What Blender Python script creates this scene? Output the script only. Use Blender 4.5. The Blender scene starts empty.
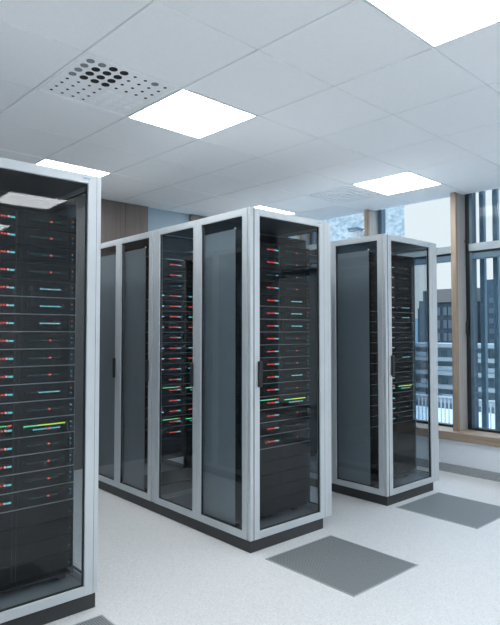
import bpy, bmesh, math, random
from mathutils import Vector, Matrix
random.seed(7)
SC = bpy.context.scene
COL = SC.collection

# ------------------------------------------------------------------ camera
YAW, PITCH = 0.840, 0.036
cam_d = bpy.data.cameras.new('camera')
cam = bpy.data.objects.new('camera', cam_d)
COL.objects.link(cam)
cam_d.sensor_fit = 'HORIZONTAL'
cam_d.sensor_width = 36.0
cam_d.lens = 36.0 * 572.0 / 500.0
cam_d.clip_start = 0.05
cam_d.clip_end = 400
cam.location = (0, 0, 1.36)
fw = Vector((math.cos(YAW) * math.cos(PITCH), math.sin(YAW) * math.cos(PITCH), math.sin(PITCH)))
cam.rotation_euler = fw.to_track_quat('-Z', 'Y').to_euler()
SC.camera = cam

# ------------------------------------------------------------------ sky, exposure
SKY_STRENGTH = 0.42
w = bpy.data.worlds.new('overcast_sky')
SC.world = w
w.use_nodes = True
nt = w.node_tree
nt.nodes.clear()
out = nt.nodes.new('ShaderNodeOutputWorld')
bg = nt.nodes.new('ShaderNodeBackground')
tc = nt.nodes.new('ShaderNodeTexCoord')
sep = nt.nodes.new('ShaderNodeSeparateXYZ')
rmp = nt.nodes.new('ShaderNodeValToRGB')
rmp.color_ramp.elements[0].position = 0.24
rmp.color_ramp.elements[0].color = (0.98, 1.04, 1.08, 1)
rmp.color_ramp.elements[1].position = 0.5
rmp.color_ramp.elements[1].color = (2.6, 3.3, 4.1, 1)
nt.links.new(tc.outputs['Generated'], sep.inputs[0])
nt.links.new(sep.outputs['Z'], rmp.inputs[0])
nt.links.new(rmp.outputs[0], bg.inputs[0])
bg.inputs[1].default_value = SKY_STRENGTH
nt.links.new(bg.outputs[0], out.inputs[0])

LAMP_STRENGTH = 8.3
LAMP_COLOR = (0.955, 0.985, 1.0)

vs = SC.view_settings
SC.display_settings.display_device = 'sRGB'
vs.view_transform = 'Standard'
vs.look = 'None'
vs.gamma = 1.0
vs.use_curve_mapping = False
vs.exposure = 1.12
SC.cycles.max_bounces = 10
SC.cycles.diffuse_bounces = 6
SC.cycles.glossy_bounces = 5
SC.cycles.transparent_max_bounces = 32
SC.cycles.use_denoising = True
SC.cycles.sample_clamp_indirect = 8

# ------------------------------------------------------------------ materials
def new_mat(name):
    m = bpy.data.materials.new(name)
    m.use_nodes = True
    return m, m.node_tree, m.node_tree.nodes['Principled BSDF']

def plain(name, col, rough=0.5, metal=0.0, spec=0.5):
    m, t, b = new_mat(name)
    b.inputs['Base Color'].default_value = (*col, 1)
    b.inputs['Roughness'].default_value = rough
    b.inputs['Metallic'].default_value = metal
    b.inputs['Specular IOR Level'].default_value = spec
    return m

def mottled(name, c1, c2, scale, rough=0.5, metal=0.0, stretch=(1, 1, 1), detail=3, lo=.35, hi=.65, bump=0.0, spec=0.5):
    m, t, b = new_mat(name)
    N, L = t.nodes, t.links
    tc = N.new('ShaderNodeTexCoord')
    mp = N.new('ShaderNodeMapping')
    mp.inputs['Scale'].default_value = stretch
    L.new(tc.outputs['Object'], mp.inputs[0])
    nz = N.new('ShaderNodeTexNoise')
    nz.inputs['Scale'].default_value = scale
    nz.inputs['Detail'].default_value = detail
    L.new(mp.outputs[0], nz.inputs['Vector'])
    r = N.new('ShaderNodeValToRGB')
    r.color_ramp.elements[0].position = lo
    r.color_ramp.elements[1].position = hi
    r.color_ramp.elements[0].color = (*c1, 1)
    r.color_ramp.elements[1].color = (*c2, 1)
    L.new(nz.outputs[0], r.inputs[0])
    L.new(r.outputs[0], b.inputs['Base Color'])
    b.inputs['Roughness'].default_value = rough
    b.inputs['Metallic'].default_value = metal
    b.inputs['Specular IOR Level'].default_value = spec
    if bump:
        bp = N.new('ShaderNodeBump')
        bp.inputs['Strength'].default_value = bump
        bp.inputs['Distance'].default_value = 0.002
        L.new(nz.outputs[0], bp.inputs['Height'])
        L.new(bp.outputs[0], b.inputs['Normal'])
    return m

def emit(name, col, s):
    m = bpy.data.materials.new(name)
    m.use_nodes = True
    t = m.node_tree
    t.nodes.clear()
    o = t.nodes.new('ShaderNodeOutputMaterial')
    e = t.nodes.new('ShaderNodeEmission')
    e.inputs[0].default_value = (*col, 1)
    e.inputs[1].default_value = s
    t.links.new(e.outputs[0], o.inputs[0])
    return m

def glass(name, tint, f0=0.04, k=0.9):
    # clear pane: Schlick reflection over a lightly tinted transparency, same from both sides
    m = bpy.data.materials.new(name)
    m.use_nodes = True
    t = m.node_tree
    t.nodes.clear()
    N, L = t.nodes, t.links
    o = N.new('ShaderNodeOutputMaterial')
    mix = N.new('ShaderNodeMixShader')
    tr = N.new('ShaderNodeBsdfTransparent')
    gl = N.new('ShaderNodeBsdfGlossy')
    gl.inputs['Roughness'].default_value = 0.0
    gl.inputs['Color'].default_value = (1, 1, 1, 1)
    tr.inputs[0].default_value = (*tint, 1)
    lw = N.new('ShaderNodeLayerWeight')
    lw.inputs['Blend'].default_value = 0.5
    p = N.new('ShaderNodeMath'); p.operation = 'POWER'; p.inputs[1].default_value = 5
    ma = N.new('ShaderNodeMath'); ma.operation = 'MULTIPLY_ADD'
    ma.inputs[1].default_value = k
    ma.inputs[2].default_value = f0
    L.new(lw.outputs['Facing'], p.inputs[0])
    L.new(p.outputs[0], ma.inputs[0])
    L.new(ma.outputs[0], mix.inputs[0])
    L.new(tr.outputs[0], mix.inputs[1])
    L.new(gl.outputs[0], mix.inputs[2])
    L.new(mix.outputs[0], o.inputs[0])
    return m

def floor_mat():
    m, t, b = new_mat('speckled vinyl')
    N, L = t.nodes, t.links
    tc = N.new('ShaderNodeTexCoord')
    v = N.new('ShaderNodeTexVoronoi')
    v.inputs['Scale'].default_value = 190
    L.new(tc.outputs['Object'], v.inputs['Vector'])
    sp = N.new('ShaderNodeSeparateColor')
    L.new(v.outputs['Color'], sp.inputs[0])
    r = N.new('ShaderNodeValToRGB')
    e = r.color_ramp.elements
    e[0].position = 0.0; e[0].color = (0.47, 0.48, 0.485, 1)
    e[1].position = 1.0; e[1].color = (0.66, 0.665, 0.665, 1)
    a = r.color_ramp.elements.new(0.22); a.color = (0.56, 0.565, 0.57, 1)
    c = r.color_ramp.elements.new(0.8); c.color = (0.60, 0.605, 0.61, 1)
    L.new(sp.outputs[0], r.inputs[0])
    L.new(r.outputs[0], b.inputs['Base Color'])
    b.inputs['Roughness'].default_value = 0.42
    b.inputs['Specular IOR Level'].default_value = 0.4
    return m

def perforated(name, c_metal, c_hole, pitch, rad=0.33):
    # square array of round holes, drawn on the plate
    m, t, b = new_mat(name)
    N, L = t.nodes, t.links
    tc = N.new('ShaderNodeTexCoord')
    mp = N.new('ShaderNodeMapping')
    mp.inputs['Scale'].default_value = (1 / pitch, 1 / pitch, 1 / pitch)
    L.new(tc.outputs['Object'], mp.inputs[0])
    v = N.new('ShaderNodeTexVoronoi')
    v.inputs['Randomness'].default_value = 0.0
    v.inputs['Scale'].default_value = 1.0
    v.voronoi_dimensions = '2D'
    L.new(mp.outputs[0], v.inputs['Vector'])
    lt = N.new('ShaderNodeMath'); lt.operation = 'LESS_THAN'
    lt.inputs[1].default_value = rad
    L.new(v.outputs['Distance'], lt.inputs[0])
    mx = N.new('ShaderNodeMix'); mx.data_type = 'RGBA'
    mx.inputs[6].default_value = (*c_metal, 1)
    mx.inputs[7].default_value = (*c_hole, 1)
    L.new(lt.outputs[0], mx.inputs[0])
    L.new(mx.outputs[2], b.inputs['Base Color'])
    b.inputs['Roughness'].default_value = 0.55
    return m

def wood(name, c1, c2, rough=0.5, vertical=True, scale=1.0):
    m, t, b = new_mat(name)
    N, L = t.nodes, t.links
    tc = N.new('ShaderNodeTexCoord')
    mp = N.new('ShaderNodeMapping')
    mp.inputs['Scale'].default_value = (18 * scale, 18 * scale, 0.7 * scale) if vertical else (18 * scale, 0.7 * scale, 18 * scale)
    L.new(tc.outputs['Object'], mp.inputs[0])
    nz = N.new('ShaderNodeTexNoise'); nz.inputs['Scale'].default_value = 2.0
    nz.inputs['Detail'].default_value = 6
    nz.inputs['Distortion'].default_value = 1.2
    L.new(mp.outputs[0], nz.inputs['Vector'])
    r = N.new('ShaderNodeValToRGB')
    r.color_ramp.elements[0].position = .3; r.color_ramp.elements[0].color = (*c1, 1)
    r.color_ramp.elements[1].position = .7; r.color_ramp.elements[1].color = (*c2, 1)
    L.new(nz.outputs[0], r.inputs[0])
    # knots
    v = N.new('ShaderNodeTexVoronoi'); v.inputs['Scale'].default_value = 3.1
    mp2 = N.new('ShaderNodeMapping')
    mp2.inputs['Scale'].default_value = (1, 1, 1)
    L.new(tc.outputs['Object'], mp2.inputs[0])
    L.new(mp2.outputs[0], v.inputs['Vector'])
    kr = N.new('ShaderNodeValToRGB')
    kr.color_ramp.elements[0].position = .03; kr.color_ramp.elements[0].color = (0.35, 0.25, 0.2, 1)
    kr.color_ramp.elements[1].position = .07; kr.color_ramp.elements[1].color = (1, 1, 1, 1)
    L.new(v.outputs['Distance'], kr.inputs[0])
    mx = N.new('ShaderNodeMix'); mx.data_type = 'RGBA'; mx.blend_type = 'MULTIPLY'
    mx.inputs[0].default_value = 1.0
    L.new(r.outputs[0], mx.inputs[6]); L.new(kr.outputs[0], mx.inputs[7])
    L.new(mx.outputs[2], b.inputs['Base Color'])
    b.inputs['Roughness'].default_value = rough
    return m

M = dict(
    ceiling=mottled('mineral ceiling tile', (.90, .905, .91), (.92, .925, .93), 60, .9),
    tbar=plain('ceiling t bar', (.62, .64, .65), .6),
    wall=mottled('painted wall', (.80, .84, .88), (.82, .86, .90), 30, .8),
    wall_blue=mottled('pale blue painted wall', (.34, .44, .52), (.36, .46, .54), 10, .7),
    floor=floor_mat(),
    base=mottled('grey speckled skirting', (.22, .24, .25), (.36, .38, .39), 160, .6),
    alu=mottled('brushed aluminium', (.51, .545, .57), (.535, .57, .595), 8, .4, .3, (1, 1, 1)),
    alu_lt=plain('satin aluminium', (.60, .64, .67), .4, .3),
    dark=plain('dark grey steel', (.035, .038, .042), .5),
    side=mottled('grey powder coated steel', (.25, .275, .30), (.265, .29, .315), 8, .5),
    tray=plain('grey steel tray', (.30, .33, .35), .4, .2),
    roof=plain('roof sheet', (.020, .022, .025), .5, .0, .25),
    plinth=plain('black plinth steel', (.022, .024, .026), .4),
    handle=plain('black plastic', (.008, .009, .01), .45),
    bounce_grey=plain('pale grey bounce cover', (.30, .315, .33), .6),
    seal=plain('black rubber seal', (.012, .016, .02), .5),
    server=mottled('black server steel', (.010, .011, .012), (.013, .014, .015), 60, .6, spec=.15),
    mesh=mottled('black perforated bezel', (.007, .008, .009), (.010, .011, .012), 25, .6, spec=.15),
    trimline=plain('bright bezel edge', (.30, .33, .34), .35, .5),
    slot=plain('slot black', (.006, .007, .008), .6),
    glass=glass('side glass', (.84, .87, .885), .034, .9),
    dglass=glass('coated door glass', (.84, .865, .88), .0165, .9),
    wglass=glass('window glass', (.93, .965, .975), .004, .4),
    post=wood('pine with painted sheen', (.34, .33, .31), (.42, .41, .40)),  # window post sides: sheen on the wood put into a paler colour
    wood=wood('knotty pine', (.25, .185, .135), (.35, .27, .20), .5),
    wood_h=wood('knotty pine sill', (.25, .185, .135), (.35, .27, .20), .5, False),
    veneer=wood('grey brown veneer', (.125, .105, .095), (.17, .145, .13), .55, True, .7),
    win_alu=plain('window aluminium', (.30, .35, .38), .45, .3),
    win_blue=plain('window blue grey frame', (.09, .15, .20), .5, .1),
    fin=plain('blue grey facade fin', (.085, .155, .21), .5),
    grate=perforated('perforated floor plate', (.21, .225, .235), (.03, .033, .035), .0125, .30),
    grate_edge=plain('grate rim', (.36, .385, .40), .45, .3),
    diff=emit('lit diffuser', LAMP_COLOR, LAMP_STRENGTH),
    lampframe=plain('lamp frame white', (.8, .82, .83), .5),
    hole=plain('nozzle black', (.004, .005, .006), .8),
    nozzle=plain('nozzle white', (.95, .96, .96), .4),
    nozgrey=plain('nozzle grey', (.22, .24, .25), .6),
    red=emit('red led', (.85, .085, .07), 0.7),
    pink=emit('pale red led', (1.0, .55, .5), 0.45),
    white=emit('white led', (.7, .85, 1.0), 0.5),
    cyan=emit('cyan led', (.14, .70, .80), 0.5),
    blue=emit('blue led', (.12, .45, .85), 0.55),
    green=emit('green led', (.16, .85, .38), 0.65),
    lime=emit('yellow green led', (.60, .85, .12), 0.65),
    teal=emit('dim teal led', (.05, .22, .24), 0.30),
    orange=emit('orange led', (1.0, .32, .12), 0.50),
    dimred=emit('dim red led', (.8, .06, .05), 0.50),
    badge=plain('badge teal', (.10, .42, .50), .4),
    # outside
    facade=None,
    conc=plain('concrete parapet', (.19, .165, .155), .8),
    darkwall=mottled('dark brick', (.035, .05, .065), (.055, .07, .085), 3, .8),
    darkwall2=mottled('slate tower', (.04, .075, .10), (.055, .09, .12), 2, .8),
    cityglass=plain('dull window glass', (.10, .125, .145), .4),
    palewall=plain('pale render', (.33, .38, .41), .8),
    slab=plain('white balcony slab', (.46, .50, .52), .7),
    shade=plain('recess blue grey', (.20, .27, .31), .7),
    rail=plain('pale railing steel', (.36, .42, .45), .5),
    street=plain('terrace paving', (.46, .52, .56), .8),
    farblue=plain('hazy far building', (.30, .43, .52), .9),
)

def facade_mat():
    m, t, b = new_mat('mosaic facade')
    N, L = t.nodes, t.links
    tc = N.new('ShaderNodeTexCoord')
    mp = N.new('ShaderNodeMapping'); mp.inputs['Scale'].default_value = (3.5, 6, 9)
    L.new(tc.outputs['Object'], mp.inputs[0])
    v = N.new('ShaderNodeTexVoronoi'); v.inputs['Scale'].default_value = 1.0
    L.new(mp.outputs[0], v.inputs['Vector'])
    s = N.new('ShaderNodeSeparateColor'); L.new(v.outputs['Color'], s.inputs[0])
    r = N.new('ShaderNodeValToRGB')
    r.color_ramp.elements[0].color = (.29, .35, .385, 1)
    r.color_ramp.elements[1].color = (.50, .555, .58, 1)
    L.new(s.outputs[0], r.inputs[0]); L.new(r.outputs[0], b.inputs['Base Color'])
    b.inputs['Roughness'].default_value = .7
    return m
M['facade'] = facade_mat()

# ------------------------------------------------------------------ mesh helpers
class MB:
    def __init__(self):
        self.bm = bmesh.new(); self.mats = []
    def mi(self, m):
        if m not in self.mats: self.mats.append(m)
        return self.mats.index(m)
    def box(self, x0, x1, y0, y1, z0, z1, m=None, bev=0.0):
        r = bmesh.ops.create_cube(self.bm, size=1)
        vs_ = r['verts']
        for v in vs_:
            v.co = Vector(((x0 + x1) / 2 + v.co.x * (x1 - x0), (y0 + y1) / 2 + v.co.y * (y1 - y0), (z0 + z1) / 2 + v.co.z * (z1 - z0)))
        fs = set(f for v in vs_ for f in v.link_faces)
        i = self.mi(m) if m is not None else 0
        for f in fs: f.material_index = i
        if bev:
            es = list(set(e for v in vs_ for e in v.link_edges))
            rr = bmesh.ops.bevel(self.bm, geom=es, offset=bev, segments=1, affect='EDGES', profile=.5)
            for f in rr['faces']: f.material_index = i
        return self
    def cyl(self, c, r, h, m=None, axis='Z', n=14, r2=None):
        rr = bmesh.ops.create_cone(self.bm, cap_ends=True, segments=n, radius1=r, radius2=r if r2 is None else r2, depth=h)
        R = {'Z': Matrix(), 'X': Matrix.Rotation(math.pi / 2, 4, 'Y'), 'Y': Matrix.Rotation(math.pi / 2, 4, 'X')}[axis]
        for v in rr['verts']: v.co = (R @ v.co) + Vector(c)
        i = self.mi(m) if m is not None else 0
        for f in set(f for v in rr['verts'] for f in v.link_faces): f.material_index = i
        return self
    def ring_yz(self, x0, x1, y0, y1, z0, z1, wd, m=None, wb=None, wt=None, bev=.0015):
        wb = wb or wd; wt = wt or wd
        self.box(x0, x1, y0, y0 + wd, z0, z1, m, bev); self.box(x0, x1, y1 - wd, y1, z0, z1, m, bev)
        self.box(x0, x1, y0 + wd, y1 - wd, z0, z0 + wb, m, bev); self.box(x0, x1, y0 + wd, y1 - wd, z1 - wt, z1, m, bev)
        return self
    def ring_xz(self, x0, x1, y0, y1, z0, z1, wd, m=None, wb=None, wt=None, bev=.0015):
        wb = wb or wd; wt = wt or wd
        self.box(x0, x0 + wd, y0, y1, z0, z1, m, bev); self.box(x1 - wd, x1, y0, y1, z0, z1, m, bev)
        self.box(x0 + wd, x1 - wd, y0, y1, z0, z0 + wb, m, bev); self.box(x0 + wd, x1 - wd, y0, y1, z1 - wt, z1, m, bev)
        return self
    def ring_xy(self, x0, x1, y0, y1, z0, z1, wd, m=None):
        self.box(x0, x0 + wd, y0, y1, z0, z1, m); self.box(x1 - wd, x1, y0, y1, z0, z1, m)
        self.box(x0 + wd, x1 - wd, y0, y0 + wd, z0, z1, m); self.box(x0 + wd, x1 - wd, y1 - wd, y1, z0, z1, m)
        return self
    def build(self, name, mat=None, parent=None, loc=None):
        me = bpy.data.meshes.new(name)
        self.bm.to_mesh(me); self.bm.free()
        if mat is not None and not self.mats: me.materials.append(mat)
        for x in self.mats: me.materials.append(x)
        o = bpy.data.objects.new(name, me); COL.objects.link(o)
        if parent is not None: o.parent = parent
        if loc is not None: o.location = loc
        return o

def tag(o, label, cat, group=None, kind=None):
    if label: o['label'] = label
    if cat: o['category'] = cat
    if group: o['group'] = group
    if kind: o['kind'] = kind
    return o

def thing(name, label, cat, loc=(0, 0, 0), group=None):
    o = bpy.data.objects.new(name, None); COL.objects.link(o); o.location = loc
    o.empty_display_size = .1
    return tag(o, label, cat, group)

def struct(o):
    o['kind'] = 'structure'; return o

def copy_tree(o, parent=None):
    c = o.copy(); COL.objects.link(c); c.parent = parent
    for ch in list(o.children): copy_tree(ch, c)
    return c

# ------------------------------------------------------------------ room shell
ZC = 2.757                      # ceiling
XW = 5.24                       # inner face of the window wall
YB = 5.46                       # back wall
X0, Y0 = -2.6, -3.8             # left and rear walls (behind the camera)
# suspended ceiling grid, laid about two degrees off the cabinet rows
GP, GA = .608, .0334
def grid(x, y):
    return (1.2527 + x * math.cos(GA) - y * math.sin(GA), 2.629 + x * math.sin(GA) + y * math.cos(GA))

struct(MB().box(X0 - .2, 5.6, Y0 - .2, YB + .2, -.12, 0).build('floor', M['floor']))
struct(MB().box(X0 - .2, 5.6, YB, YB + .2, 0, 3.1).build('wall_back', M['wall_blue']))
struct(MB().box(X0 - .2, X0, Y0, YB, 0, 3.1).build('wall_left', M['wall']))
struct(MB().box(X0 - .2, 5.6, Y0 - .2, Y0, 0, 3.1).build('wall_rear', M['wall']))
struct(MB().box(XW, 5.5, Y0, YB, 0, .322).build('wall_right', M['wall']))
struct(MB().box(XW - .018, XW, Y0, YB, 0, .078).build('baseboard_right', M['base']))
struct(MB().box(X0, XW - .018, YB - .015, YB, 0, .078).build('baseboard_back', M['base']))

# cells that hold a lamp or an air outlet
lamps = [(i, j) for i in (-3, 1, 5) for j in (-9, -6, -3, 0, 3)]
vent_cell, square_cell = (0, 0), (5, 1)
cb = MB()
for i in range(-8, 9):
    for j in range(-13, 7):
        if (i, j) in lamps or (i, j) in (vent_cell, square_cell): continue
        cb.box(i * GP + .0035, (i + 1) * GP - .0035, j * GP + .0035, (j + 1) * GP - .0035, ZC, ZC + .02, M['ceiling'], .0025)
for i in range(-8, 10): cb.box(i * GP - .012, i * GP + .012, -13 * GP, 7 * GP, ZC + .006, ZC + .03, M['tbar'])
for j in range(-13, 8): cb.box(-8 * GP, 9 * GP, j * GP - .012, j * GP + .012, ZC + .006, ZC + .03, M['tbar'])
for v in cb.bm.verts:
    v.co.x, v.co.y = grid(v.co.x, v.co.y)
def clip(co, no):
    bmesh.ops.bisect_plane(cb.bm, geom=cb.bm.verts[:] + cb.bm.edges[:] + cb.bm.faces[:], plane_co=co, plane_no=no, clear_outer=True)
clip((X0, 0, 0), (-1, 0, 0)); clip((0, Y0, 0), (0, -1, 0)); clip((0, YB, 0), (0, 1, 0)); clip((5.44, 0, 0), (1, 0, 0))
eg = Vector((5.435, 2.6, 0)); en = Vector((math.cos(GA), math.sin(GA), 0))
clip(eg, en)
cb.box(X0 - .2, 5.6, Y0 - .2, YB + .2, ZC + .2, ZC + .3, M['wall'])
n0 = len(cb.bm.verts)
cb.box(-.012, 0, -.1, 2.86, ZC - .002, ZC + .2, M['ceiling'])
cb.bm.verts.ensure_lookup_table()
for v in cb.bm.verts[n0:]:
    x, y = v.co.x, v.co.y
    v.co.x = eg.x + x * math.cos(GA) - y * math.sin(GA); v.co.y = eg.y + x * math.sin(GA) + y * math.cos(GA)
cb.box(5.428, 5.44, Y0, 2.49, ZC - .002, ZC + .2, M['ceiling'])
struct(cb.build('ceiling'))

# wood veneer cladding on the back wall
def veneer(x0, x1, label):
    m = MB(); n = max(1, round((x1 - x0) / .28)); w_ = (x1 - x0) / n
    for i in range(n): m.box(x0 + i * w_ + .0015, x0 + (i + 1) * w_ - .0015, YB - .04, YB - .001, .001, ZC - .003, None, .001)
    tag(m.build('wood_wall_panel', M['veneer']), label, 'wall panel')
veneer(1.35, 3.35, 'grey-brown wood panel on the back wall beside the top of the foreground cabinet')
veneer(3.93, 4.9, 'grey-brown wood panel on the back wall above the third bay of the middle row')

# ------------------------------------------------------------------ window wall
XG = 5.45
posts = [2.82 + 1.05 * k for k in range(-6, 3)]
sill = MB()
sill.box(5.17, 5.50, Y0, YB, .323, .403, None, .003)
tag(sill.build('window_sill', M['wood_h']), 'long knotty pine window sill running under the windows', 'window sill')
ti = 1
for k, y in enumerate(posts):
    p = MB(); p.box(5.25, 5.285, y, y + .055, .404, ZC - .006, M['wood'], .002); p.box(5.285, 5.44, y + .003, y + .052, .404, ZC - .006, M['post'], .002)
    struct(p.build('trim_%d' % ti)); ti += 1
edges = [Y0 - .05] + posts + [YB]
for k in range(len(edges) - 1):
    a, b_ = edges[k] + .06, edges[k + 1] - .0
    if b_ - a < .1: continue
    f = MB()
    s0 = 5.445; s1 = 5.52
    # fixed outer frame with dark joint against the post
    f.box(s0, s1, a - .055, a + .03, .404, 2.95, M['win_alu'])
    f.box(s0, s1, b_ - .045, b_ + .001, .404, 2.95, M['win_blue'] if k == 7 else M['seal'])
    if k != 7: f.box(s0 - .01, s1, b_ - .075, b_ - .045, .42, 2.95, M['win_blue'])
    f.box(s0 - .03, s1, a + .03, b_ - .046, 2.175, 2.25, M['win_alu'], .002)
    f.box(s0 - .01, s1, a + .03, b_ - .046, 2.158, 2.175, M['seal'])
    f.box(s0 - .004, s1, a + .03, b_ - .046, 2.10, 2.158, M['win_blue'])
    f.box(s0 - .004, s1, a + .03, b_ - .046, .404, .425, M['seal'])
    wn = struct(f.build('window_%d' % (k + 1)))
    ge = b_ - (.045 if k == 7 else .075)
    g = MB(); g.box(5.48, 5.49, a + .03, ge, .425, 2.10); g.box(5.48, 5.49, a + .03, ge, 2.25, 2.95)
    g.build('window_glass', M['wglass'], wn)
    if k in (4, 6):
        h = MB(); h.box(5.415, 5.44, b_ - .028, b_ - .006, 1.345, 1.475, None, .003)
        h.build('hinge', M['seal'], wn)
# facade fins outside the right-hand windows
fm = None
for i in range(14):
    y = 2.745 - .138 * i
    nm = 'outermost left' if i == 0 else 'right-hand' if i == 1 else 'further right'
    if fm is None:
        fm = MB().box(5.68, 5.735, 0, .048, -3.2, 6.0, None, .003).build('facade_fin', M['fin']); o = fm
    else:
        o = fm.copy(); COL.objects.link(o)
    o.location = (0, y, 0)
    lab = {0: 'vertical blue-grey facade fin outside the right window, nearest to the wooden post',
           1: 'vertical blue-grey facade fin outside the right window, beside the right picture edge'}.get(i, 'vertical blue-grey facade fin outside the right windows, %s from the wooden post' % ['first', 'second', 'third', 'fourth', 'fifth', 'sixth', 'seventh', 'eighth', 'ninth', 'tenth', 'eleventh', 'twelfth', 'thirteenth', 'fourteenth'][i])
    tag(o, lab, 'facade fin', 'facade fins outside the right windows')

# ------------------------------------------------------------------ outside
tag(MB().box(6.6, 60, -40, 60, -8.3, -8.0).build('street', M['street']), 'blue-grey paved ground far below the windows', 'street')
bl = thing('mosaic_building', 'pale blue mosaic-clad building seen through the upper left window', 'building', (20, 12.95, -8))
fm_ = MB().box(0, 8, 0, 14, 0, 20)
for v in fm_.bm.verts:
    if v.co.y < 1 and v.co.x > 1: v.co.y = 5.6
fm_.build('facade', M['facade'], bl)
MB().box(-.25, 0, 2.2, 2.5, 11.8, 13.75).build('vent_stack', M['slab'], bl)
MB().box(-.5, 0, 2.05, 2.5, 13.75, 13.87).build('canopy', M['win_blue'], bl)

bd = thing('dark_office_building', 'dark office block with a concrete parapet beyond the window left of the wooden post', 'building', (40, 20.2, -8))
MB().box(0, 5, 0, 3.6, 0, 11.7).build('wall', M['darkwall'], bd)
MB().box(-.15, 5.1, -.1, 3.7, 11.7, 12.7).build('parapet', M['conc'], bd)
base_w = MB().box(-.06, -.005, 0, .30, 0, .62).build('window', M['cityglass'], bd)
n = 0
for r_ in range(5):
    for c_ in range(7):
        o = base_w if n == 0 else base_w.copy()
        if n: COL.objects.link(o)
        o.parent = bd; o.location = (0, .16 + .48 * c_ + (.06 if c_ % 2 else -.03), 10.7 - .98 * r_); n += 1
bt = thing('slate_tower', 'slate-blue stepped tower beyond the right window between the facade fins', 'building', (38, 10.0, -8))
MB().box(0, 6, 0, 8.6, 0, 12.6).build('wall', M['darkwall2'], bt)
MB().box(0, 6, 5.6, 8.6, 12.6, 13.0).build('roof_step', M['darkwall2'], bt)
base_w = MB().box(-.06, -.005, 0, .8, 0, .35).build('window', M['cityglass'], bt)
n = 0
for r_ in range(6):
    for c_ in range(6):
        o = base_w if n == 0 else base_w.copy()
        if n: COL.objects.link(o)
        o.parent = bt; o.location = (0, .5 + 1.35 * c_, 11.4 - .7 * r_); n += 1
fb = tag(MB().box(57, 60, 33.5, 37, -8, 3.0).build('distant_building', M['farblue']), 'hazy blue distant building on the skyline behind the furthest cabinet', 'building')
fb = tag(MB().box(46, 51, 24.6, 27.95, -8, 5.15).box(46, 50, 27.96, 28.36, -8, 4.25).box(46, 49, 28.37, 28.5, -8, 3.6).build('stepped_building', M['darkwall2']), 'slate-blue building with stepped edge seen through the furthest glass cabinet', 'building')

bb = thing('balcony_building', 'pale apartment building with white balcony slabs behind the railing', 'building', (30.5, 7, -8))
MB().box(0, 6, 0, 15, 0, 8.7).build('wall', M['palewall'], bb)
rng = random.Random(3)
bs = MB().box(-.7, .05, 0, 15, 0, .22).build('balcony_slab', M['slab'], bb)
for r_ in range(5):
    o = bs if r_ == 0 else bs.copy()
    if r_: COL.objects.link(o)
    o.parent = bb; o.location = (0, 0, 8.55 - .78 * r_)
bw = MB().box(-.05, .02, 0, .42, 0, .42).build('window', M['shade'], bb)
n = 0
for r_ in range(4):
    for c_ in range(22):
        o = bw if n == 0 else bw.copy()
        if n: COL.objects.link(o)
        o.parent = bb; o.location = (0, .15 + .66 * c_ + rng.uniform(-.12, .12), 7.9 - .78 * r_ + .03); o.scale = (1, rng.uniform(.5, 1.4), rng.uniform(.7, 1.2)); n += 1

bp = MB().box(-.68, -.62, 0, .5, .25, .5).build('balcony_screen', M['facade'], bb)
for i in range(34):
    o = bp if i == 0 else bp.copy()
    if i: COL.objects.link(o)
    o.parent = bb; o.location = (0, rng.uniform(.2, 13.8), 8.55 - .78 * (1 + i % 4)); o.scale = (1, rng.uniform(.4, 1.8), 1)
rl = thing('terrace_railing', 'pale steel railing with vertical bars outside the windows', 'railing', (15, 3.0, -1.40))
MB().box(-.03, .03, 0, 12, .92, .97).build('top_rail', M['rail'], rl)
MB().box(-.02, .02, 0, 12, .05, .08).build('bottom_rail', M['rail'], rl)
bar = MB().box(-.012, .012, -.014, .014, .08, .92).build('baluster', M['rail'], rl)
for i in range(99):
    o = bar if i == 0 else bar.copy()
    if i: COL.objects.link(o)
    o.parent = rl; o.location = (0, .05 + .12 * i, 0)
tag(MB().box(14.6, 19.5, 3, 15, -8.0, -1.42).build('terrace_building', M['street']), 'low blue-grey terrace block under the pale railing', 'building')

# ------------------------------------------------------------------ lamps and air outlets
def lamp_proto():
    t = thing('ceiling_light', 'x', 'ceiling light')
    MB().ring_xy(.002, .606, .002, .606, ZC - .002, ZC + .03, .012).build('frame', M['lampframe'], t)
    MB().box(.0145, .5935, .0145, .5935, ZC + .001, ZC + .012).build('diffuser', M['diff'], t)
    return t
lp = lamp_proto()
lab = {(1, -3): 'square lit ceiling panel at the top right corner of the photo, the nearest one',
       (1, 0): 'square lit ceiling panel directly beside the perforated air outlet',
       (1, 3): 'lit ceiling panel partly hidden behind the top of the foreground cabinet',
       (5, 0): 'lit ceiling panel nearest the windows, above the furthest cabinet',
       (5, 3): 'lit ceiling panel peeking over the corner of the middle glazed row',
       (1, -6): 'lit ceiling panel behind the camera, mirrored in the foreground cabinet door'}
for i, (x, y) in enumerate(lamps):
    o = lp if i == 0 else copy_tree(lp)
    o.location = (*grid(x * GP, y * GP), 0); o.rotation_euler = (0, 0, GA)
    tag(o, lab.get((x, y), 'lit ceiling panel outside the photo, %s in the %s column' % (['rearmost', 'second from the rear', 'third from the rear', 'fourth from the rear', 'nearest the back wall'][i % 5], ['left', 'middle', 'window-side'][i // 5])), 'ceiling light', 'square lit ceiling panels')

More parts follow.
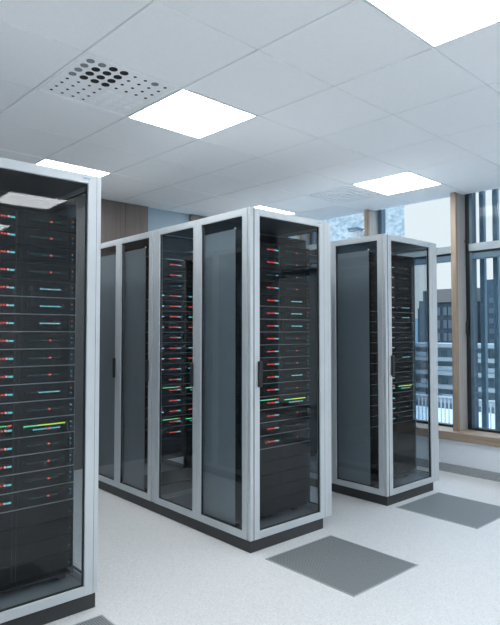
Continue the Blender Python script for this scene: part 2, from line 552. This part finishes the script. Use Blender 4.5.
vt = thing('ceiling_air_outlet', 'white ceiling air outlet with eight rows of round nozzles beside a lit panel', 'air vent', (*grid(0, 0), 0))
vt.rotation_euler = (0, 0, GA)
MB().box(.004, .604, .004, .604, ZC + .002, ZC + .02).build('panel', M['ceiling'], vt)
MB().ring_xy(.02, .588, .02, .588, ZC - .002, ZC + .002, .004).build('rim', M['nozzle'], vt)
nzp = {}
def nozzle(kind):
    m = MB()
    if kind == 'open': m.cyl((0, 0, 0), .023, .003, M['hole'])
    elif kind == 'grey': m.cyl((0, 0, 0), .021, .003, M['nozgrey'])
    elif kind == 'slit':
        m.cyl((0, 0, 0), .019, .003, M['nozzle']); m.cyl((0, -.004, -.001), .010, .003, M['hole'])
    elif kind == 'pin':
        m.cyl((0, 0, 0), .019, .003, M['ceiling']); m.cyl((.004, .003, -.001), .009, .003, M['hole'])
    else: m.cyl((0, 0, -.001), .023, .006, M['nozzle'], r2=.019)
    return m.build('nozzle', None, vt)
for a in range(8):
    for b_ in range(8):
        if a < 4 and b_ < 4: kd = 'grey' if (b_ == 0 and a < 2 or a == 0) else 'open'
        elif b_ < 4: kd = 'grey' if (a == 6 and b_ == 0) else 'slit'
        elif a < 4: kd = 'pin'
        else: kd = 'cup'
        if kd not in nzp: nzp[kd] = o = nozzle(kd)
        else:
            o = nzp[kd].copy(); COL.objects.link(o)
        o.location = (.07 + .066 * a, .07 + .066 * b_, ZC + .0005)
sv = thing('square_ceiling_diffuser', 'flat square ceiling diffuser left of the lit panel near the windows', 'air vent', (*grid(5 * GP, GP), 0))
sv.rotation_euler = (0, 0, GA)
MB().box(.004, .604, .004, .604, ZC + .008, ZC + .02).build('backing', M['tray'], sv)
m_ = MB()
for i in range(4):
    q = .004 + .065 * i
    m_.ring_xy(q, .608 - q, q, .608 - q, ZC, ZC + .008, .046)
m_.box(.262, .346, .262, .346, ZC, ZC + .008)
m_.build('louvre', M['ceiling'], sv)

# floor grates
def grate(x0, x1, y0, y1, label):
    t = thing('floor_grate', label, 'floor grate', (x0, y0, 0), 'perforated floor plates in front of the cabinets')
    MB().ring_xy(0, x1 - x0, 0, y1 - y0, .0005, .004, .008).build('rim', M['grate_edge'], t)
    MB().box(.008, x1 - x0 - .008, .008, y1 - y0 - .008, .0005, .003).build('perforated_plate', M['grate'], t)
grate(2.40, 3.005, 1.875, 2.54, 'grey perforated floor plate in front of the middle cabinet, nearest the photo centre')
grate(3.86, 4.49, 1.94, 2.60, 'grey perforated floor plate at the right picture edge, in front of the furthest cabinet')
grate(.75, 1.345, 1.925, 2.57, 'grey perforated floor plate at the bottom edge, beside the foreground cabinet')

# ------------------------------------------------------------------ glazed cabinets
YF, HC, DEP, BAY = 2.665, 2.157, 1.11, .555
def cabinet(x0, y0, W, DR, ro, label, end=True, rack=True, badge=True, rear=False):
    t = thing('glass_server_cabinet', label, 'server cabinet', (x0, y0, 0), 'glazed server cabinets')
    zb = .072
    f = MB()
    # corner posts, top and bottom rails
    for (a, b_) in ((.0005, .030), (W - .030, W - .0005)):
        f.box(a, b_, 0 if end else .0005, .028, zb, HC, None, .002)
        f.box(a, b_, DEP - .028, DEP - .0005, zb, HC, None, .002)
    if W - DR > .05:
        f.box(DR + .0015, W - .03, 0 if end else .0005, .028, zb, HC, None, .002)
    for (z0, z1) in ((zb, zb + .02), (HC - .02, HC)):
        f.box(.030, W - .030, .034 if end else .001, .06, z0, z1)
        f.box(.030, W - .030, DEP - .04, DEP - .001, z0, z1)
    f.build('frame', M['alu'], t)
    MB().box(.001, (.684 if W > .75 else .713), .001, DEP - .001, 0.0, .0705, None, .002).build('plinth', M['plinth'], t)
    MB().box(.031, W - .031, .061, DEP - .041, HC - .03, HC - .008).build('roof_panel', M['roof'], t)
    MB().box(.031, W - .031, .061, DEP - .041, HC - .0075, HC - .001).build('bounce_cover', M['bounce_grey'], t)  # added plate, unseen from below, bounces light up to the ceiling
    MB().box(.031, W - .031, .061, DEP - .041, zb + .004, zb + .016).build('base_tray', M['tray'], t)
    # side glazing: two framed bays on each side
    for side in (0, 1):
        a, b_ = (-.004, .024) if side == 0 else (W - .024, W + .004)
        for bay in (0, 1):
            q0 = BAY * bay + (.030 if (bay == 0) else .001)
            q1 = BAY * (bay + 1) - (.001 if bay == 0 else .029 if True else 0)
            if not end and bay == 0: q0 = .030
            s = MB().ring_yz(a, b_, q0, q1, zb + .001, HC - .001, .046, None, .046, .046).build('side_door', M['alu'], t)
            xm = (a + b_) / 2
            MB().box(xm - .003, xm + .003, q0 + .047, q1 - .047, zb + .048, HC - .048).build('glass_pane', M['glass'], s)
            MB().ring_yz(xm - .006, xm + .006, q0 + .0465, q1 - .0465, zb + .0475, HC - .0475, .005, bev=0).build('seal', M['seal'], s)
            if not (end and bay == 0):
                hx = (-.022, -.0045) if side == 0 else (W + .0045, W + .022)
                MB().box(hx[0], hx[1], q0 + .034, q0 + .056, .985, 1.15, None, .003).build('handle', M['handle'], s)
    if end:
        d = MB().ring_xz(.0305, DR, -.004, .026, zb + .001, HC - .001, .046, None, .046, .046).build('front_door', M['alu'], t)
        dx1 = DR
        MB().box(.0775, dx1 - .047, .008, .014, zb + .048, HC - .048).build('glass_pane', M['dglass'], d)
        MB().ring_xz(.077, dx1 - .0465, .005, .017, zb + .0475, HC - .0475, .005, bev=0).build('seal', M['seal'], d)
        MB().box(.056, .088, -.024, -.0045, 1.02, 1.183, None, .004).build('handle', M['handle'], d)
        s_ = MB(); s_.box(DR + .0002, DR + .0014, -.003, .02, zb + .001, HC - .001); s_.box(.0278, .0303, -.003, .02, zb + .001, HC - .001)
        s_.build('door_seal', M['seal'], t)
        if badge:
            bx = dx1 - .075
            g = MB().box(bx, bx + .042, -.0065, -.0042, HC - .032, HC - .014, None, .001).build('badge', M['alu_lt'], d)
            e = MB()
            e.cyl((bx + .009, -.0072, HC - .023), .005, .001, M['badge'], 'Y', 12)
            for i, ww in enumerate((.005, .003, .006, .004)):
                e.box(bx + .017 + i * .006, bx + .017 + i * .006 + .004, -.0078, -.0067, HC - .027 + (i % 2) * .001, HC - .019, M['badge'])
            e.build('badge_lettering', None, g)
    if rear:
        MB().box(.032, W - .032, DEP - .0405 - .01, DEP - .0405, zb + .02, HC - .035).build('rear_panel', M['side'], t)
    if rack:
        RX = .033
        for i, x in enumerate((RX, .6965 + ro) if ro > 0 else (.6965 + ro,)):
            MB().box(x, x + .003, .185, .185 + .365, .12, 2.045, None, .001).build('rack_side_panel', M['side'], t)
        r = MB()
        for x in (.043 + ro, .655 + ro):
            r.box(x, x + .03, .535, .56, zb + .016, 2.045)
        r.box(.045 + ro, .69 + ro, .19, .56, 2.035, 2.045); r.box(.045 + ro, .69 + ro, .19, .56, .12, .13)
        r.box(.07, .11, .23, .5, zb + .016, .12); r.box(.62, .66, .23, .5, zb + .016, .12)
        r.build('rack_frame', M['dark'], t)
        if not end: MB().box(RX, RX + .003, .60, 1.04, .12, 2.045, None, .001).build('rack_side_panel', M['side'], t)  # added grey panel stands in for the pale reflection in this bay
        MB().cyl((.037, .19, 2.05), .006, .012, None, 'Z', 10).build('bolt', M['nozzle'], t)
    return t

SX = dict(a=.645, b=2.392, c=3.838)
cabinet(SX['a'], YF, .724, .697, -.02, 'large glass-fronted server cabinet in the left foreground, cut by the picture edge')
cabinet(SX['b'], YF, .776, .699, .02, 'glass server cabinet at the near end of the long middle row, corner towards the camera')
cabinet(SX['c'], YF, .780, .699, .02, 'furthest right glass server cabinet standing by the windows')
cabinet(SX['b'], YF + DEP, .776, .699, .02, 'second glass server cabinet of the middle row, directly behind its end cabinet', end=False, badge=False, rear=True)
cabinet(SX['a'], YF + DEP, .724, .697, -.02, 'glass server cabinet joined behind the left foreground cabinet, hidden by it', end=False, badge=False, rack=False, rear=True)
cabinet(SX['c'], YF + DEP, .780, .699, .02, 'glass server cabinet joined behind the furthest right cabinet, hidden by the middle row', end=False, badge=False, rear=True)

# ------------------------------------------------------------------ servers
PU = .0863
ZT = 1.927
def led(m, x, z, wx, hz, mat, y=-.0065):
    m.box(x, x + wx, y, -.0035, z - hz / 2, z + hz / 2, mat)

def server(kind):
    """local origin: centre height of the unit, x from the cabinet corner, y = 0 the bezel face"""
    t = thing('rack_server', 'x', 'server')
    h = PU / 2 - .0012
    x0, x1 = .045, .692
    if kind == 'blank':
        MB().box(x0, x1, .006, .30, -h, h).build('chassis', M['server'], t)
        b = MB()
        b.box(x0, x1, 0, .0055, -h, h, M['mesh'], .001)
        for s in (.10, .38, .40, .66): b.box(s, s + .004, -.0015, .0, -h + .004, h - .004, M['slot'])
        b.build('bezel', None, t)
        e = MB(); led(e, .668, .012, .004, .004, M['teal']); led(e, .668, -.014, .004, .004, M['blue'])
        e.build('edge_lights', None, t)
        return t
    MB().box(x0, x1, .006, .34, -h, h).build('chassis', M['server'], t)
    b = MB()
    b.box(x0, x1, 0, .0055, -h, h, M['mesh'], .001)
    b.box(.378, .386, -.002, 0, -h + .003, h - .003, M['slot'])
    b.box(.405, .409, -.002, 0, -h + .003, h - .003, M['slot'])
    b.box(.655, .658, -.002, 0, -h + .003, h - .003, M['slot'])
    b.box(.255, .375, -.0035, 0, -.012, .014, M['server'], .001)
    b.box(.43, .64, -.0035, 0, -.010, .010, M['server'], .001)
    b.build('bezel', None, t)
    if kind not in ('top', 'topdim'):
        MB().box(x0, x1, -.006, .0, -h - .0006, -h + .0024).build('bezel_edge', M['trimline'], t)
    l = MB()
    if kind == 'topdim':
        for i in range(4): led(l, .270 + .017 * i, 0, .010, .004, M['teal'])
        led(l, .350, 0, .020, .006, M['blue'])
    else:
        for i in range(5): led(l, .268 + .0135 * i, 0, .0078, .0066, M['red'] if i != 2 else M['dimred'])
        led(l, .338, 0, .010, .009, M['pink'])
        led(l, .352, -.001, .021, .008, M['cyan'])
    l.build('left_lights', None, t)
    if kind.startswith('wide'):
        l = MB()
        for i in range(4): led(l, .135 + .0135 * i, 0, .0078, .0066, M['red'])
        led(l, .190, 0, .016, .007, M['white'])
        l.build('outer_lights', None, t)
    r = MB()
    if kind == 'wide':
        for i in range(5): led(r, .455 + .0135 * i, 0, .0105, .0075, M['cyan'])
    elif kind == 'widered':
        for i in range(5): led(r, .455 + .0135 * i, 0, .0078, .0066, M['red'])
    elif kind == 'bright':
        for i in range(12): led(r, .503 + .0090 * i, 0, .0060, .0055, M['cyan'] if i % 5 else M['white'])
        led(r, .545, 0, .007, .006, M['pink'], -.0075)
    elif kind == 'special':
        for i in range(18): led(r, .430 + .0118 * i, .010, .0078, .006, M['green'] if i < 6 else M['lime'])
        for i in range(12): led(r, .475 + .0118 * i, -.010, .0078, .006, M['cyan'])
        led(r, .545, -.010, .012, .008, M['red'], -.0075)
        for i in range(12): led(r, .20 + .0125 * i, .022, .009, .005, M['green'])
        led(r, .352, .022, .018, .007, M['red'])
    else:
        for i in range(9): led(r, .450 + .018 * i, 0, .010, .0035, M['teal'])
        led(r, .552, 0, .0085, .0075, M['red'], -.0075)
    r.build('right_lights', None, t)
    e = MB()
    led(e, .668, .013, .0045, .006, M['orange'] if kind in ('top', 'bright') else M['cyan'])
    led(e, .668, -.012, .0045, .005, M['blue'])
    led(e, .060, .012, .0045, .006, M['orange'])
    led(e, .060, -.014, .0045, .004, M['teal'])
    e.build('edge_lights', None, t)
    return t

protos = {}
ORD = ['topmost', 'second', 'third', 'fourth', 'fifth', 'sixth', 'seventh', 'eighth', 'ninth', 'tenth', 'eleventh', 'twelfth', 'thirteenth',
       'fourteenth', 'fifteenth', 'sixteenth', 'seventeenth', 'eighteenth', 'nineteenth', 'twentieth', 'twenty-first', 'twenty-second']
LOOK = dict(wide='black server with cyan outer lights', widered='black server with red outer lights', top='black server with red lights', topdim='black server with dim lights',
            norm='edged black server with red lights', bright='black server with cyan light row',
            special='black server with green light rows', blank='unlit black rack unit')
def place(cab, y, seq, where, group):
    for i, k in enumerate(seq):
        if k is None: continue
        if k not in protos:
            protos[k] = server(k); o = protos[k]
        else:
            o = copy_tree(protos[k])
        o.location = (SX[cab] + (-.019 if cab == 'a' else -.006 if cab == 'b' else -.006), y - (.05 if cab == 'b' and y < 3 else 0), ZT - PU * i)
        pos = 'topmost' if i == 0 else ORD[i] + ' from the top'
        tag(o, '%s, %s in %s' % (LOOK[k], pos, where), 'server', group)
S_A = ['top'] * 4 + ['bright'] * 3 + ['norm'] * 4 + ['bright', 'special'] + ['norm'] * 4 + ['blank'] * 4
S_A[10] = 'bright'; S_A[11] = 'norm'
S_A[12] = 'special'
S_B = ['top', 'top', 'topdim', 'top', 'bright', 'bright', 'bright', 'norm', 'norm', 'norm', 'bright', 'norm', 'special', 'norm', 'norm', 'norm'] + ['blank'] * 5
S_C = ['top', 'top', 'top', 'top', 'bright', 'bright', 'norm', 'norm', 'norm', 'bright', 'norm', 'norm', 'special', 'norm', 'norm', 'norm'] + ['blank'] * 5
S_D = ['top', 'top', None, 'top', 'norm', 'bright', 'norm', 'norm', 'norm', 'bright', 'norm', 'norm', 'special', 'norm', 'norm', 'special', 'top', 'blank', 'blank']
S_D[2] = 'topdim'
for _i in (3, 5, 8, 10): S_D[_i] = 'wide'
for _i in (4, 6, 9, 14): S_D[_i] = 'widered'
YS = YF + .175
place('a', YS, S_A, 'the left foreground cabinet', 'servers in the left foreground cabinet')
place('b', YS, S_B, 'the middle row end cabinet', 'servers in the middle row end cabinet')
place('c', YS, S_C, 'the furthest right cabinet', 'servers in the furthest right cabinet')
place('b', YS + DEP, S_D, 'middle row second cabinet', 'servers deeper in the middle row')
